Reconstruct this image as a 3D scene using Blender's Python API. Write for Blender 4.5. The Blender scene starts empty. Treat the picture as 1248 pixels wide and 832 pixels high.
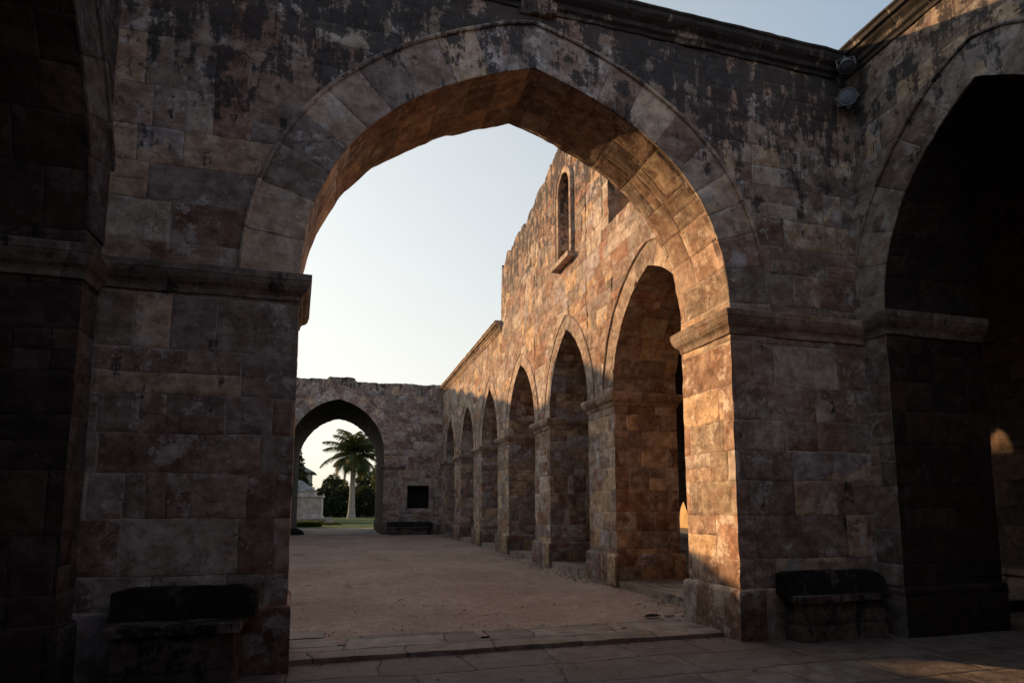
import bpy, bmesh, math, random
from mathutils import Vector, noise as mn

random.seed(7)
scene = bpy.context.scene
COL = scene.collection

# ------------------------------------------------------------------ node helpers
class NT:
    def __init__(s, name):
        s.m = bpy.data.materials.new(name); s.m.use_nodes = True
        s.t = s.m.node_tree; s.t.nodes.clear()
        s.out = s.n('ShaderNodeOutputMaterial'); s.b = s.n('ShaderNodeBsdfPrincipled')
        s.b.inputs['Specular IOR Level'].default_value = 0.25
        s.t.links.new(s.b.outputs[0], s.out.inputs[0])
    def n(s, typ, **kw):
        n = s.t.nodes.new(typ)
        for k, v in kw.items(): setattr(n, k, v)
        return n
    def put(s, sock, v):
        if v is None: return
        if hasattr(v, 'is_linked') or isinstance(v, bpy.types.NodeSocket): s.t.links.new(v, sock)
        else:
            if sock.type == 'RGBA' and not hasattr(v, '__len__'): v = (v, v, v, 1)
            if sock.type == 'RGBA' and len(v) == 3: v = tuple(v) + (1,)
            sock.default_value = v
    def math(s, op, a, b=None, c=None, clamp=False):
        n = s.n('ShaderNodeMath', operation=op, use_clamp=clamp)
        for i, v in enumerate((a, b, c)): s.put(n.inputs[i], v)
        return n.outputs[0]
    def vmath(s, op, a, b=None):
        n = s.n('ShaderNodeVectorMath', operation=op)
        s.put(n.inputs[0], a); s.put(n.inputs[1], b)
        return n.outputs[0]
    def mix(s, f, a, b, mode='MIX'):
        n = s.n('ShaderNodeMix', data_type='RGBA', blend_type=mode)
        n.clamp_factor = True
        s.put(n.inputs[0], f); s.put(n.inputs[6], a); s.put(n.inputs[7], b)
        return n.outputs[2]
    def noise(s, vec, scale, detail=4, rough=0.6, dist=0.0):
        n = s.n('ShaderNodeTexNoise')
        s.put(n.inputs['Vector'], vec); n.inputs['Scale'].default_value = scale
        n.inputs['Detail'].default_value = detail; n.inputs['Roughness'].default_value = rough
        n.inputs['Distortion'].default_value = dist
        return n.outputs[0]
    def voro(s, vec, scale, feature='F1', rnd=1.0):
        n = s.n('ShaderNodeTexVoronoi', feature=feature)
        s.put(n.inputs['Vector'], vec); n.inputs['Scale'].default_value = scale
        n.inputs['Randomness'].default_value = rnd
        return n.outputs
    def white(s, vec):
        n = s.n('ShaderNodeTexWhiteNoise', noise_dimensions='3D'); s.put(n.inputs['Vector'], vec)
        return n.outputs
    def comb(s, x, y, z):
        n = s.n('ShaderNodeCombineXYZ')
        for i, v in enumerate((x, y, z)): s.put(n.inputs[i], v)
        return n.outputs[0]
    def sep(s, v):
        n = s.n('ShaderNodeSeparateXYZ'); s.put(n.inputs[0], v); return n.outputs
    def rng(s, v, a, b, c=0.0, d=1.0, smooth=True):
        n = s.n('ShaderNodeMapRange'); n.interpolation_type = 'SMOOTHSTEP' if smooth else 'LINEAR'
        s.put(n.inputs[0], v)
        for i, q in enumerate((a, b, c, d)): s.put(n.inputs[i + 1], q)
        return n.outputs[0]
    def ramp(s, v, stops, interp='LINEAR'):
        n = s.n('ShaderNodeValToRGB'); r = n.color_ramp; r.interpolation = interp
        while len(r.elements) < len(stops): r.elements.new(0.5)
        for e, (p, c) in zip(r.elements, stops):
            e.position = p; e.color = tuple(c) + (1,)
        s.put(n.inputs[0], v); return n.outputs[0]
    def pos(s): return s.n('ShaderNodeNewGeometry').outputs['Position']
    def uv(s): return s.n('ShaderNodeTexCoord').outputs['UV']
    def bump(s, h, strength=1.0, dist=0.02):
        n = s.n('ShaderNodeBump'); n.inputs['Strength'].default_value = strength
        n.inputs['Distance'].default_value = dist
        s.put(n.inputs['Height'], h); s.t.links.new(n.outputs[0], s.b.inputs['Normal'])
    def color(s, c): s.put(s.b.inputs['Base Color'], c)
    def rough(s, r): s.put(s.b.inputs['Roughness'], r)

PAL = [(0.0, (.44, .335, .25)), (.13, (.36, .285, .235)), (.26, (.40, .265, .19)), (.38, (.27, .15, .09)),
       (.50, (.47, .385, .30)), (.62, (.33, .225, .165)), (.74, (.42, .29, .165)), (.86, (.29, .25, .24)), (.95, (.24, .125, .075))]

def stone(name, h=.45, wmin=.5, wmax=1.15, gain=1.0, crust=(6.0, 8.2), crust_amt=.9, crust_base=0.18, seed=0.0,
          voussoir=False, pale=.55, rust=.4, sat=1.0, plain=False, joint=1.0, foot_dark=.75, shelter_light=None, bmp=.6):
    t = NT(name); uv = t.sep(t.uv()); P = t.pos(); pz = t.sep(P)[2]
    u, v = uv[0], uv[1]
    wob = t.noise(P, 2.2, 2, .5)
    v1 = t.math('ADD', t.math('DIVIDE', v, h), t.math('MULTIPLY', t.math('SINE', t.math('MULTIPLY_ADD', v, 2.3, seed)), .2))
    v1 = t.math('ADD', v1, t.math('MULTIPLY', wob, .05))
    row = t.math('FLOOR', v1); fv = t.math('FRACT', v1)
    rw = t.white(t.comb(row, seed + 3.3, 1.7))
    if voussoir:
        w = t.math('ADD', 30.0, 0.0); u1 = t.math('DIVIDE', t.math('ADD', u, 9.0), 30.0)
    else:
        w = t.math('MULTIPLY_ADD', rw[0], wmax - wmin, wmin)
        u1 = t.math('ADD', t.math('DIVIDE', u, w), t.math('MULTIPLY', t.sep(rw[1])[1], 17.0))
        u1 = t.math('ADD', u1, t.math('MULTIPLY', t.math('SINE', t.math('MULTIPLY_ADD', u1, 2.6, row)), .24))
        u1 = t.math('ADD', u1, t.math('MULTIPLY', wob, .03))
    col = t.math('FLOOR', u1); fu = t.math('FRACT', u1); hh = h
    if not voussoir and not plain:                                  # some blocks are cut in two, upright or lying
        r0 = t.sep(t.white(t.comb(row, col, seed + 8.1))[1])
        kx = t.math('ADD', 1.0, t.math('GREATER_THAN', r0[0], .66)); ky = t.math('ADD', 1.0, t.math('GREATER_THAN', r0[1], .78))
        ux = t.math('MULTIPLY', fu, kx); vy = t.math('MULTIPLY', fv, ky)
        col = t.math('ADD', col, t.math('MULTIPLY', t.math('FLOOR', ux), .37)); row = t.math('ADD', row, t.math('MULTIPLY', t.math('FLOOR', vy), .41))
        fu = t.math('FRACT', ux); fv = t.math('FRACT', vy); w = t.math('DIVIDE', w, kx); hh = t.math('DIVIDE', h, ky)
    rb = t.white(t.comb(row, col, seed + .5)); rc = t.sep(rb[1])
    du = t.math('MULTIPLY', t.math('MINIMUM', fu, t.math('SUBTRACT', 1.0, fu)), w)
    dv = t.math('MULTIPLY', t.math('MINIMUM', fv, t.math('SUBTRACT', 1.0, fv)), hh)
    fine = t.noise(P, 38, 5, .65); mid = t.noise(P, 7.0, 5, .66, .15); big = t.noise(P, 1.1, 3, .55)
    d = t.math('MINIMUM', du, dv)
    d = t.math('ADD', d, t.math('MULTIPLY', t.math('SUBTRACT', mid, .5), .022))
    jw = t.math('MULTIPLY_ADD', rc[2], .010, .004)
    jm = t.math('SUBTRACT', 1.0, t.rng(d, 0.0, jw))                  # 1 in the joint
    edge = t.rng(d, 0.0, .05)
    # colour of each block, offset inside the block by the mottling
    sel = t.math('ADD', rb[0], t.math('MULTIPLY', t.math('SUBTRACT', big, .5), .25), clamp=True)
    base = t.ramp(sel, PAL, 'LINEAR' if plain else 'CONSTANT')
    if plain: base = t.mix(.75, base, (.40, .30, .22))
    val = t.math('MULTIPLY_ADD', rc[0], .95 if voussoir else .85, .50 if voussoir else .55)
    base = t.mix(1.0, base, t.comb(val, val, val), 'MULTIPLY')
    # blotches inside the blocks, broken off at each joint, and crumbly cells across them
    vd = t.vmath('ADD', t.vmath('MULTIPLY', P, (1.0, 1.0, 1.5)), t.vmath('MULTIPLY', rb[1], (40, 40, 40)))
    vein = t.noise(vd, 3.4, 5, .70, .2)
    base = t.mix(t.rng(vein, .40, .60), t.mix(1.0, base, (.74, .68, .65), 'MULTIPLY'), t.mix(.14, base, (.55, .48, .42)))
    cellv = t.sep(t.voro(t.vmath('ADD', P, t.vmath('MULTIPLY', t.comb(mid, fine, vein), (.45, .45, .45))), 5.5)[1])[0]
    cv = t.math('MULTIPLY_ADD', cellv, .38, .78)
    base = t.mix(t.rng(rc[2], .25, .6), base, t.mix(1.0, base, t.comb(cv, cv, cv), 'MULTIPLY'))
    # broken faces that show rubble and crumbling patches
    ru = t.voro(t.vmath('ADD', P, t.vmath('MULTIPLY', t.comb(mid, fine, mid), (.22, .22, .22))), 9.0, 'DISTANCE_TO_EDGE')[0]
    rub_m = t.math('MULTIPLY', t.rng(t.noise(P, 1.7, 4, .6, .5), .53, .60), t.rng(rc[1], .35, .42))
    rub_l = t.math('MULTIPLY', t.math('SUBTRACT', 1.0, t.rng(ru, 0.0, .06)), rub_m)
    base = t.mix(t.math('MULTIPLY', rub_l, .75), base, (.10, .06, .045))
    # rust-brown stains and pale plaster remnants
    rs = t.math('MULTIPLY', t.rng(t.noise(t.vmath('ADD', P, t.vmath('MULTIPLY', rb[1], (.5, .5, .5))), 1.9, 5, .72, .15), .56, .63), rust)
    base = t.mix(rs, base, (.21, .105, .062))
    pl = t.math('MULTIPLY', t.rng(t.noise(t.vmath('ADD', P, t.vmath('ADD', (7, 3, 11), t.vmath('MULTIPLY', rb[1], (.35, .35, .35)))), 2.6, 6, .76, .1), .555, .61), pale)
    base = t.mix(pl, base, (.50, .455, .43))
    base = t.mix(t.rng(mid, .30, .68), t.mix(1.0, base, (.60, .56, .53), 'MULTIPLY'), base)
    pits = t.rng(t.noise(P, 90, 3, .6), .30, .42)
    base = t.mix(pits, t.mix(1.0, base, (.55, .5, .47), 'MULTIPLY'), base)
    # joints: some dark and open, some with pale mortar
    jcol = t.mix(t.rng(t.noise(P, .8, 2), .45, .6), (.07, .05, .042), (.42, .36, .31))
    base = t.mix(t.math('MULTIPLY', jm, .8 * joint), base, jcol)
    # black weather crust: strong under the top, running down in streaks
    st = t.noise(t.vmath('MULTIPLY', P, (3.4, 3.4, .55)), 1.6, 5, .72, .15)
    zf = t.rng(pz, crust[0], crust[1], crust_base, crust_amt)
    cr = t.math('ADD', t.math('MULTIPLY', t.math('SUBTRACT', st, .5), 2.6), t.math('MULTIPLY', t.math('SUBTRACT', t.noise(P, 3.6, 6, .78, .1), .5), 3.6))
    cr = t.math('ADD', cr, t.math('MULTIPLY_ADD', zf, 1.5, -.95))
    cr = t.rng(cr, 0.0, .34)
    if shelter_light:
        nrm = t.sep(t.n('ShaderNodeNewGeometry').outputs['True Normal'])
        exposed = t.rng(t.math('ABSOLUTE', nrm[1 if shelter_light[0] == 'y' else 0]), .5, .85)
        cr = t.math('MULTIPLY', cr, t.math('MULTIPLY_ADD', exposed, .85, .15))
        base = t.mix(exposed, t.mix(1.0, base, shelter_light[1], 'MULTIPLY'), base)
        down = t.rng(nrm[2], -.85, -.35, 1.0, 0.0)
        base = t.mix(down, base, t.mix(1.0, base, (.56, .50, .46), 'MULTIPLY'))  # soffit shade put into the colour of down-facing faces
    base = t.mix(t.math('MULTIPLY', cr, .86), base, (.026, .024, .028))
    # wall foot, darker towards the ground
    dm = t.math('MULTIPLY', t.rng(t.math('ADD', pz, t.math('MULTIPLY', mid, .8)), .45, 1.5, 1.0, 0.0), foot_dark)
    base = t.mix(dm, base, t.mix(1.0, base, (.34, .30, .29), 'MULTIPLY'))
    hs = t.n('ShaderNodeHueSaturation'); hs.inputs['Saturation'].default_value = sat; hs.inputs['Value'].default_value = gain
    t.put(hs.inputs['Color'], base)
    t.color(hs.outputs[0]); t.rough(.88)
    hgt = t.math('MULTIPLY', edge, .5)
    hgt = t.math('SUBTRACT', hgt, t.math('MULTIPLY', jm, .65 * joint))
    hgt = t.math('ADD', hgt, t.math('MULTIPLY', rb[0], .35))
    hgt = t.math('ADD', hgt, t.math('MULTIPLY', mid, .9))
    hgt = t.math('ADD', hgt, t.math('MULTIPLY', vein, .45))
    hgt = t.math('ADD', hgt, t.math('MULTIPLY', fine, .35))
    hgt = t.math('SUBTRACT', hgt, t.math('MULTIPLY', rub_l, .7))
    hgt = t.math('ADD', hgt, t.math('MULTIPLY', pl, .3))
    hgt = t.math('ADD', hgt, t.math('MULTIPLY', pits, .12))
    t.bump(hgt, bmp, .02)
    return t.m

def simple(name, col, rough=.8, var=.35, scale=8, bump=.3, metal=0.0):
    t = NT(name); P = t.pos(); n = t.noise(P, scale, 5, .6)
    t.color(t.mix(t.rng(n, .3, .7), tuple(c * (1 - var) for c in col), tuple(c * (1 + var * .6) for c in col)))
    t.rough(rough); t.b.inputs['Metallic'].default_value = metal
    if bump: t.bump(n, bump, .02)
    return t.m

def earth_mat():
    t = NT('packed_earth'); P = t.pos()
    a = t.noise(P, .55, 5, .6, .4); b = t.noise(P, 5, 5, .65); c = t.noise(P, 45, 4, .65)
    pv = t.voro(t.vmath('ADD', P, t.vmath('MULTIPLY', t.comb(c, b, c), (.05, .05, .05))), 15, 'DISTANCE_TO_EDGE')[0]
    peb = t.voro(P, 26)
    base = t.mix(t.rng(a, .32, .68), (.38, .265, .205), (.50, .375, .30))
    base = t.mix(t.rng(b, .38, .66), t.mix(1.0, base, (.80, .77, .75), 'MULTIPLY'), base)
    base = t.mix(t.math('MULTIPLY', t.math('SUBTRACT', 1.0, t.rng(pv, 0.0, .10)), .25), base, (.15, .095, .07))
    pc = t.mix(.28, base, t.mix(1.0, peb[1], (.5, .42, .36), 'MULTIPLY'))
    base = t.mix(t.rng(c, .45, .7), base, pc)
    dark = t.math('MULTIPLY', t.rng(t.noise(t.vmath('MULTIPLY', P, (1, .8, 1)), .8, 4, .6, .8), .60, .70), .5)
    base = t.mix(dark, base, (.11, .068, .05))
    t.color(base); t.rough(.92)
    h = t.math('ADD', t.math('MULTIPLY', t.rng(pv, 0.0, .16), .7), t.math('ADD', t.math('MULTIPLY', c, .7), t.math('MULTIPLY', b, .7)))
    t.bump(h, .55, .016); return t.m

def paving_mat(name, base_a, base_b, h=.62, wmin=.7, wmax=1.25, seed=0.0, jcol=(.075, .06, .052), jw=.014):
    t = NT(name); P = t.pos(); x, y, z = t.sep(P)
    mid = t.noise(P, 4.5, 6, .65, .5); fine = t.noise(P, 40, 4, .65); big = t.noise(P, .7, 3, .5)
    v1 = t.math('ADD', t.math('DIVIDE', y, h), t.math('MULTIPLY', t.noise(P, .9, 2), .35))
    row = t.math('FLOOR', v1); fv = t.math('FRACT', v1)
    rw = t.white(t.comb(row, seed, 4.2)); w = t.math('MULTIPLY_ADD', rw[0], wmax - wmin, wmin)
    u1 = t.math('ADD', t.math('DIVIDE', x, w), t.math('MULTIPLY', t.sep(rw[1])[1], 13.0))
    u1 = t.math('ADD', u1, t.math('MULTIPLY', t.noise(P, 1.3, 2), .3))
    fu = t.math('FRACT', u1); rb = t.white(t.comb(row, t.math('FLOOR', u1), seed + 2.0)); rc = t.sep(rb[1])
    d = t.math('MINIMUM', t.math('MULTIPLY', t.math('MINIMUM', fu, t.math('SUBTRACT', 1.0, fu)), w),
               t.math('MULTIPLY', t.math('MINIMUM', fv, t.math('SUBTRACT', 1.0, fv)), h))
    d = t.math('ADD', d, t.math('MULTIPLY', t.math('SUBTRACT', mid, .5), .03))
    jm = t.math('SUBTRACT', 1.0, t.rng(d, 0.0, jw))
    base = t.mix(rb[0], base_a, base_b)
    base = t.mix(t.rng(mid, .32, .66), t.mix(1.0, base, (.58, .54, .52), 'MULTIPLY'), base)
    base = t.mix(t.math('MULTIPLY', t.rng(big, .5, .66), .5), base, (.15, .098, .068))
    base = t.mix(t.rng(t.noise(P, 70, 3), .32, .45), t.mix(1.0, base, (.6, .55, .52), 'MULTIPLY'), base)
    base = t.mix(t.math('MULTIPLY', jm, .85), base, jcol)
    t.color(base); t.rough(t.rng(mid, .3, .7, .62, .9))
    h_ = t.math('ADD', t.math('MULTIPLY', t.rng(d, 0, .05), .6), t.math('ADD', t.math('MULTIPLY', mid, .9), t.math('MULTIPLY', fine, .4)))
    h_ = t.math('SUBTRACT', h_, t.math('MULTIPLY', jm, .6)); h_ = t.math('ADD', h_, t.math('MULTIPLY', rc[0], .3))
    t.bump(h_, .85, .02); return t.m

def grass_mat():
    t = NT('grass_ground'); P = t.pos(); n = t.noise(P, 3, 6, .7); f = t.noise(P, 60, 3, .7)
    t.color(t.mix(t.rng(n, .3, .7), (.035, .075, .018), (.075, .125, .035))); t.rough(.9)
    t.bump(f, 1.0, .05); return t.m

def leaf_mat(name, a, b, trans=.3):
    t = NT(name); P = t.pos()
    n = t.noise(P, 1.4, 4, .6); r = t.white(t.vmath('FLOOR', t.vmath('MULTIPLY', P, (6, 6, 6))))
    c = t.mix(t.math('ADD', t.math('MULTIPLY', n, .7), t.math('MULTIPLY', r[0], .3)), a, b)
    t.color(c); t.rough(.55)
    tr = t.n('ShaderNodeBsdfTranslucent'); t.put(tr.inputs[0], t.mix(.5, c, (.16, .17, .03)))
    mx = t.n('ShaderNodeMixShader'); mx.inputs[0].default_value = trans
    t.t.links.new(t.b.outputs[0], mx.inputs[1]); t.t.links.new(tr.outputs[0], mx.inputs[2]); t.t.links.new(mx.outputs[0], t.out.inputs[0])
    return t.m

M = {}
M['front'] = stone('weathered_ashlar', .46, .5, 1.2, seed=1.1, gain=1.44, sat=.80, crust=(4.6, 7.8), crust_amt=1.0, crust_base=.30, pale=.7, rust=.6, joint=.75, shelter_light=('y', (1.48, 1.36, 1.14)))  # reveals lightened and warmed, sunlight put into their colour
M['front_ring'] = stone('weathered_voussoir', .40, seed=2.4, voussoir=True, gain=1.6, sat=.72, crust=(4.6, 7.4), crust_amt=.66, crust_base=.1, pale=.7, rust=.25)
M['side'] = stone('shaded_ashlar', .46, .5, 1.2, seed=5.3, sat=.78, gain=1.0, crust=(5.0, 8.3), crust_amt=.85, crust_base=.32, pale=.6, shelter_light=('x', (.20, .155, .15)))  # reveals darkened, gallery shade put into their colour
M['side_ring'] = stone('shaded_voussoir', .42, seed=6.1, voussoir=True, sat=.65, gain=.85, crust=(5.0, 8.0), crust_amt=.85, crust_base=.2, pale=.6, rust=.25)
M['dim'] = stone('dimmed_ashlar', .46, .5, 1.2, seed=5.9, sat=.75, gain=.50, crust=(4.0, 8.3), crust_amt=.95, crust_base=.42, pale=.5, shelter_light=('x', (.6, .5, .48)))  # darkened copy of the side stone, shade put into the colour
M['dim_ring'] = stone('dimmed_voussoir', .42, seed=6.7, voussoir=True, sat=.65, gain=.55, crust=(5.0, 8.0), crust_amt=.85, crust_base=.3, pale=.5, rust=.25)  # ring stones darkened in the same way
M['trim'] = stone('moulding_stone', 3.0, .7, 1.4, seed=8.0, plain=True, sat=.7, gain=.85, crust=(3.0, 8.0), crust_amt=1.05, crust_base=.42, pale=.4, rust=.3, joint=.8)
M['trim_lit'] = stone('clean_lit_moulding_stone', 3.0, .6, 1.2, seed=8.7, plain=True, gain=1.3, crust=(6.0, 10.0), crust_amt=.7, crust_base=.04, pale=.3, rust=.3, joint=.8)  # moulding stone with less crust, lightened in colour for sunlit parts
M['arcade'] = stone('arcade_ashlar', .38, .40, .9, seed=11.2, gain=1.5, sat=.95, crust=(5.4, 10.2), crust_amt=.84, crust_base=.10, pale=.35, rust=.25, foot_dark=.6, joint=.7)
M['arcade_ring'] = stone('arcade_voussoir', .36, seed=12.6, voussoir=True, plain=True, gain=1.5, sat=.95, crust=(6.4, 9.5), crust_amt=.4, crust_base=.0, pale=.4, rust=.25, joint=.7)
M['far'] = stone('gatehouse_ashlar', .42, .45, .95, seed=15.9, gain=1.35, sat=.75, crust=(6.4, 8.8), crust_amt=.80, crust_base=.18, pale=.6, rust=.3, shelter_light=('y', (.11, .08, .065)))  # passage reveals darkened, their shade put into the colour
M['far_ring'] = stone('gatehouse_voussoir', .36, seed=16.6, voussoir=True, gain=1.5, sat=.75, crust=(6.5, 9.5), crust_amt=.6, crust_base=.1, pale=.6, rust=.2)
M['inner'] = stone('interior_masonry', .42, .5, 1.0, seed=19.0, gain=.28, crust=(3.5, 8), crust_amt=.8, crust_base=.2, pale=.3)  # low gain puts the gallery's shade into the stone colour
M['back'] = stone('lightened_inner_masonry', .42, .5, 1.0, seed=29.0, plain=True, gain=.55, crust=(3.8, 8), crust_amt=.8, crust_base=.0, pale=.1, rust=.15)  # interior masonry lightened so the sun patch on it shows bright
M['frame'] = stone('pale_frame_stone', .6, .5, 1.0, seed=31.0, plain=True, gain=1.2, sat=.7, crust=(5, 9), pale=.5, rust=.1)
M['bench'] = stone('bench_stone', .9, .8, 1.6, seed=23.0, plain=True, gain=.5, sat=.7, crust=(-.2, .7), crust_amt=.72, crust_base=.45, pale=.4, foot_dark=.4)
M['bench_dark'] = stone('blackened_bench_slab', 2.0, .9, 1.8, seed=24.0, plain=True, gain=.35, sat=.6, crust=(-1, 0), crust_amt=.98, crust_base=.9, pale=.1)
M['kerb'] = paving_mat('kerb_stone', (.34, .27, .215), (.44, .37, .31), h=1.6, wmin=.7, wmax=1.2, seed=3)
M['slab'] = paving_mat('threshold_slab', (.30, .235, .19), (.43, .36, .305), h=.52, wmin=.7, wmax=1.3, seed=6)
M['paving'] = paving_mat('paving_slab', (.20, .165, .148), (.27, .225, .20), h=.70, wmin=.8, wmax=1.5, seed=9)
M['earth'] = earth_mat()
M['grass'] = grass_mat()
M['soil'] = simple('dry_soil', (.16, .12, .08), .95, .4, 3)
M['metal'] = simple('grey_painted_metal', (.16, .17, .19), .5, .25, 14, .1)
M['lens'] = simple('frosted_lamp_glass', (.10, .118, .145), .35, .15, 10, .05)
M['tomb'] = simple('pale_tomb_stone', (.62, .61, .58), .85, .35, 2.2, .3)
M['tomb_dark'] = simple('stained_tomb_stone', (.30, .30, .29), .9, .45, 2.0, .3)
M['plaster'] = simple('pale_plaster', (.42, .42, .38), .9, .25, 1.5, .15)
M['ochre'] = simple('slit_light_ochre', (.70, .46, .20), .9, .2, 1.5, .15)  # orange chosen for the bright view in the slit window
M['roofing'] = simple('grey_roofing', (.17, .18, .16), .7, .3, 2.0, .15)
M['void'] = simple('window_dark', (.018, .015, .013), .85, .4, 5, .2)  # near-black colour for the unlit inside of a window
M['palmtrunk'] = simple('pale_palm_bark', (.36, .34, .31), .9, .35, 5, .4)
M['bark'] = simple('dark_bark', (.07, .052, .038), .95, .4, 6, .6)
M['frond'] = leaf_mat('palm_leaf', (.030, .055, .014), (.085, .105, .030), .25)
M['leaf'] = leaf_mat('shrub_leaf', (.014, .026, .012), (.038, .055, .022), .18)
M['leaf2'] = leaf_mat('tree_leaf', (.022, .040, .014), (.075, .085, .028), .25)
M['herb'] = leaf_mat('fresh_leaf', (.05, .11, .022), (.11, .17, .04), .3)
M['deadleaf'] = simple('dry_leaf', (.14, .075, .03), .8, .5, 9, .1)
M['rag'] = simple('dark_cloth', (.025, .020, .018), .9, .4, 12, .4)
M['glassdark'] = simple('dark_window_glass', (.03, .035, .04), .15, .2, 3, 0)

# ------------------------------------------------------------------ object helpers
def tag(o, label=None, cat=None, group=None, kind=None):
    if label: o['label'] = label
    if cat: o['category'] = cat
    if group: o['group'] = group
    if kind: o['kind'] = kind
    return o

def empty(name, loc, label, cat, group=None):
    o = bpy.data.objects.new(name, None); COL.objects.link(o); o.location = loc
    o.empty_display_size = .3
    tag(o, label, cat, group); return o

class MB:
    def __init__(s): s.v = []; s.f = []; s.uv = []; s.smooth = []
    def vert(s, p): s.v.append(tuple(p)); return len(s.v) - 1
    def face(s, pts, uvs=None, smooth=False):
        idx = [s.vert(p) for p in pts]; s.f.append(idx)
        s.uv.append(uvs if uvs else [(p[0] + p[1], p[2]) for p in pts]); s.smooth.append(smooth)
    def grid(s, fn, us, vs, uvfn=None, smooth=False):
        """fn(i,j)->point ; us,vs counts"""
        base = len(s.v)
        for i in range(us + 1):
            for j in range(vs + 1): s.v.append(tuple(fn(i, j)))
        for i in range(us):
            for j in range(vs):
                q = [(i, j), (i + 1, j), (i + 1, j + 1), (i, j + 1)]
                s.f.append([base + a * (vs + 1) + b for a, b in q])
                s.uv.append([uvfn(a, b) if uvfn else (s.v[base + a * (vs + 1) + b][0] + s.v[base + a * (vs + 1) + b][1], s.v[base + a * (vs + 1) + b][2]) for a, b in q])
                s.smooth.append(smooth)
    def box(s, x0, x1, y0, y1, z0, z1, n=(1, 1, 1), faces='xXyYzZ'):
        def lin(a, b, i, m): return a + (b - a) * i / m
        nx, ny, nz = n
        if 'x' in faces: s.grid(lambda i, j: (x0, lin(y0, y1, i, ny), lin(z0, z1, j, nz)), ny, nz, lambda i, j: (lin(y0, y1, i, ny), lin(z0, z1, j, nz)))
        if 'X' in faces: s.grid(lambda i, j: (x1, lin(y0, y1, i, ny), lin(z0, z1, j, nz)), ny, nz, lambda i, j: (lin(y0, y1, i, ny), lin(z0, z1, j, nz)))
        if 'y' in faces: s.grid(lambda i, j: (lin(x0, x1, i, nx), y0, lin(z0, z1, j, nz)), nx, nz, lambda i, j: (lin(x0, x1, i, nx), lin(z0, z1, j, nz)))
        if 'Y' in faces: s.grid(lambda i, j: (lin(x0, x1, i, nx), y1, lin(z0, z1, j, nz)), nx, nz, lambda i, j: (lin(x0, x1, i, nx), lin(z0, z1, j, nz)))
        if 'z' in faces: s.grid(lambda i, j: (lin(x0, x1, i, nx), lin(y0, y1, j, ny), z0), nx, ny, lambda i, j: (lin(x0, x1, i, nx), lin(y0, y1, j, ny)))
        if 'Z' in faces: s.grid(lambda i, j: (lin(x0, x1, i, nx), lin(y0, y1, j, ny), z1), nx, ny, lambda i, j: (lin(x0, x1, i, nx), lin(y0, y1, j, ny)))
    def build(s, name, mat, parent=None, rough=0.0, freq=5.0, weld=True, chip=0.0):
        vs = s.v
        if rough or chip:
            nv = []
            for p in vs:
                q = Vector(p); a = mn.noise_vector(q * freq); b = mn.noise_vector(q * freq * 3.1 + Vector((9, 4, 2)))
                d = a * rough + b * rough * .45
                nv.append(tuple(q + d))
            vs = nv
        me = bpy.data.meshes.new(name); me.from_pydata(vs, [], s.f)
        ul = me.uv_layers.new(name='UVMap')
        k = 0
        for f, uv in zip(s.f, s.uv):
            for c in uv: ul.data[k].uv = c; k += 1
        me.polygons.foreach_set('use_smooth', s.smooth)
        if weld:
            bm = bmesh.new(); bm.from_mesh(me); bmesh.ops.remove_doubles(bm, verts=bm.verts, dist=.0006)
            bmesh.ops.recalc_face_normals(bm, faces=bm.faces); bm.normal_update()
            if chip:
                mv = []
                for v in bm.verts:
                    ns = [f.normal for f in v.link_faces]
                    if len(ns) > 1 and min(ns[0].dot(n_) for n_ in ns) < .45 and v.normal.length > .5:
                        k = mn.noise(v.co * 2.3) * .6 + mn.noise(v.co * 7.0) * .6 + .12
                        if k > 0: mv.append((v, v.co - v.normal * chip * min(1.0, k * 1.6)))
                for v, c in mv: v.co = c
            bm.to_mesh(me); bm.free()
        me.materials.append(mat)
        o = bpy.data.objects.new(name, me); COL.objects.link(o)
        if parent is not None:
            o.parent = parent; o.matrix_parent_inverse = parent.matrix_basis.inverted()
        return o

def arc_pts(c, w, z0, za, n=26, z0r=None):
    """pointed arch, list of (s, z) from left springing over the apex to the right springing"""
    out = []
    for side, zs in ((-1, z0), (1, z0 if z0r is None else z0r)):
        h = za - zs; r = (h * h + w * w) / (2 * w)         # centre on the springing line
        cx = c + side * (w - r)
        ang = math.atan2(h, abs(c - cx)) if r >= w else math.pi - math.atan2(h, abs(c - cx))
        if r < w: ang = math.pi - math.asin(min(1, h / r))
        pts = []
        for i in range(n + 1):
            a = ang * i / n
            pts.append((cx + side * r * math.cos(a), zs + r * math.sin(a)))
        if side < 0: out += pts
        else: out += pts[::-1][1:]
    return out

class Opening:
    def __init__(s, c, w, z0, za, sill=-9.0, n=26, z0r=None, flat=False):
        s.c, s.w, s.sill, s.flat = c, w, sill, flat
        s.z0 = z0; s.z0r = z0 if z0r is None else z0r; s.za = za
        s.arc = [(c - w, za), (c + w, za)] if flat else arc_pts(c, w, z0, za, n, z0r)
    def z(s, x):
        a = s.arc
        for (x0, z0), (x1, z1) in zip(a, a[1:]):
            if x0 - 1e-6 <= x <= x1 + 1e-6:
                return z0 + (z1 - z0) * ((x - x0) / (x1 - x0) if x1 > x0 else 0)
        return a[0][1] if x < s.c else a[-1][1]

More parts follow.
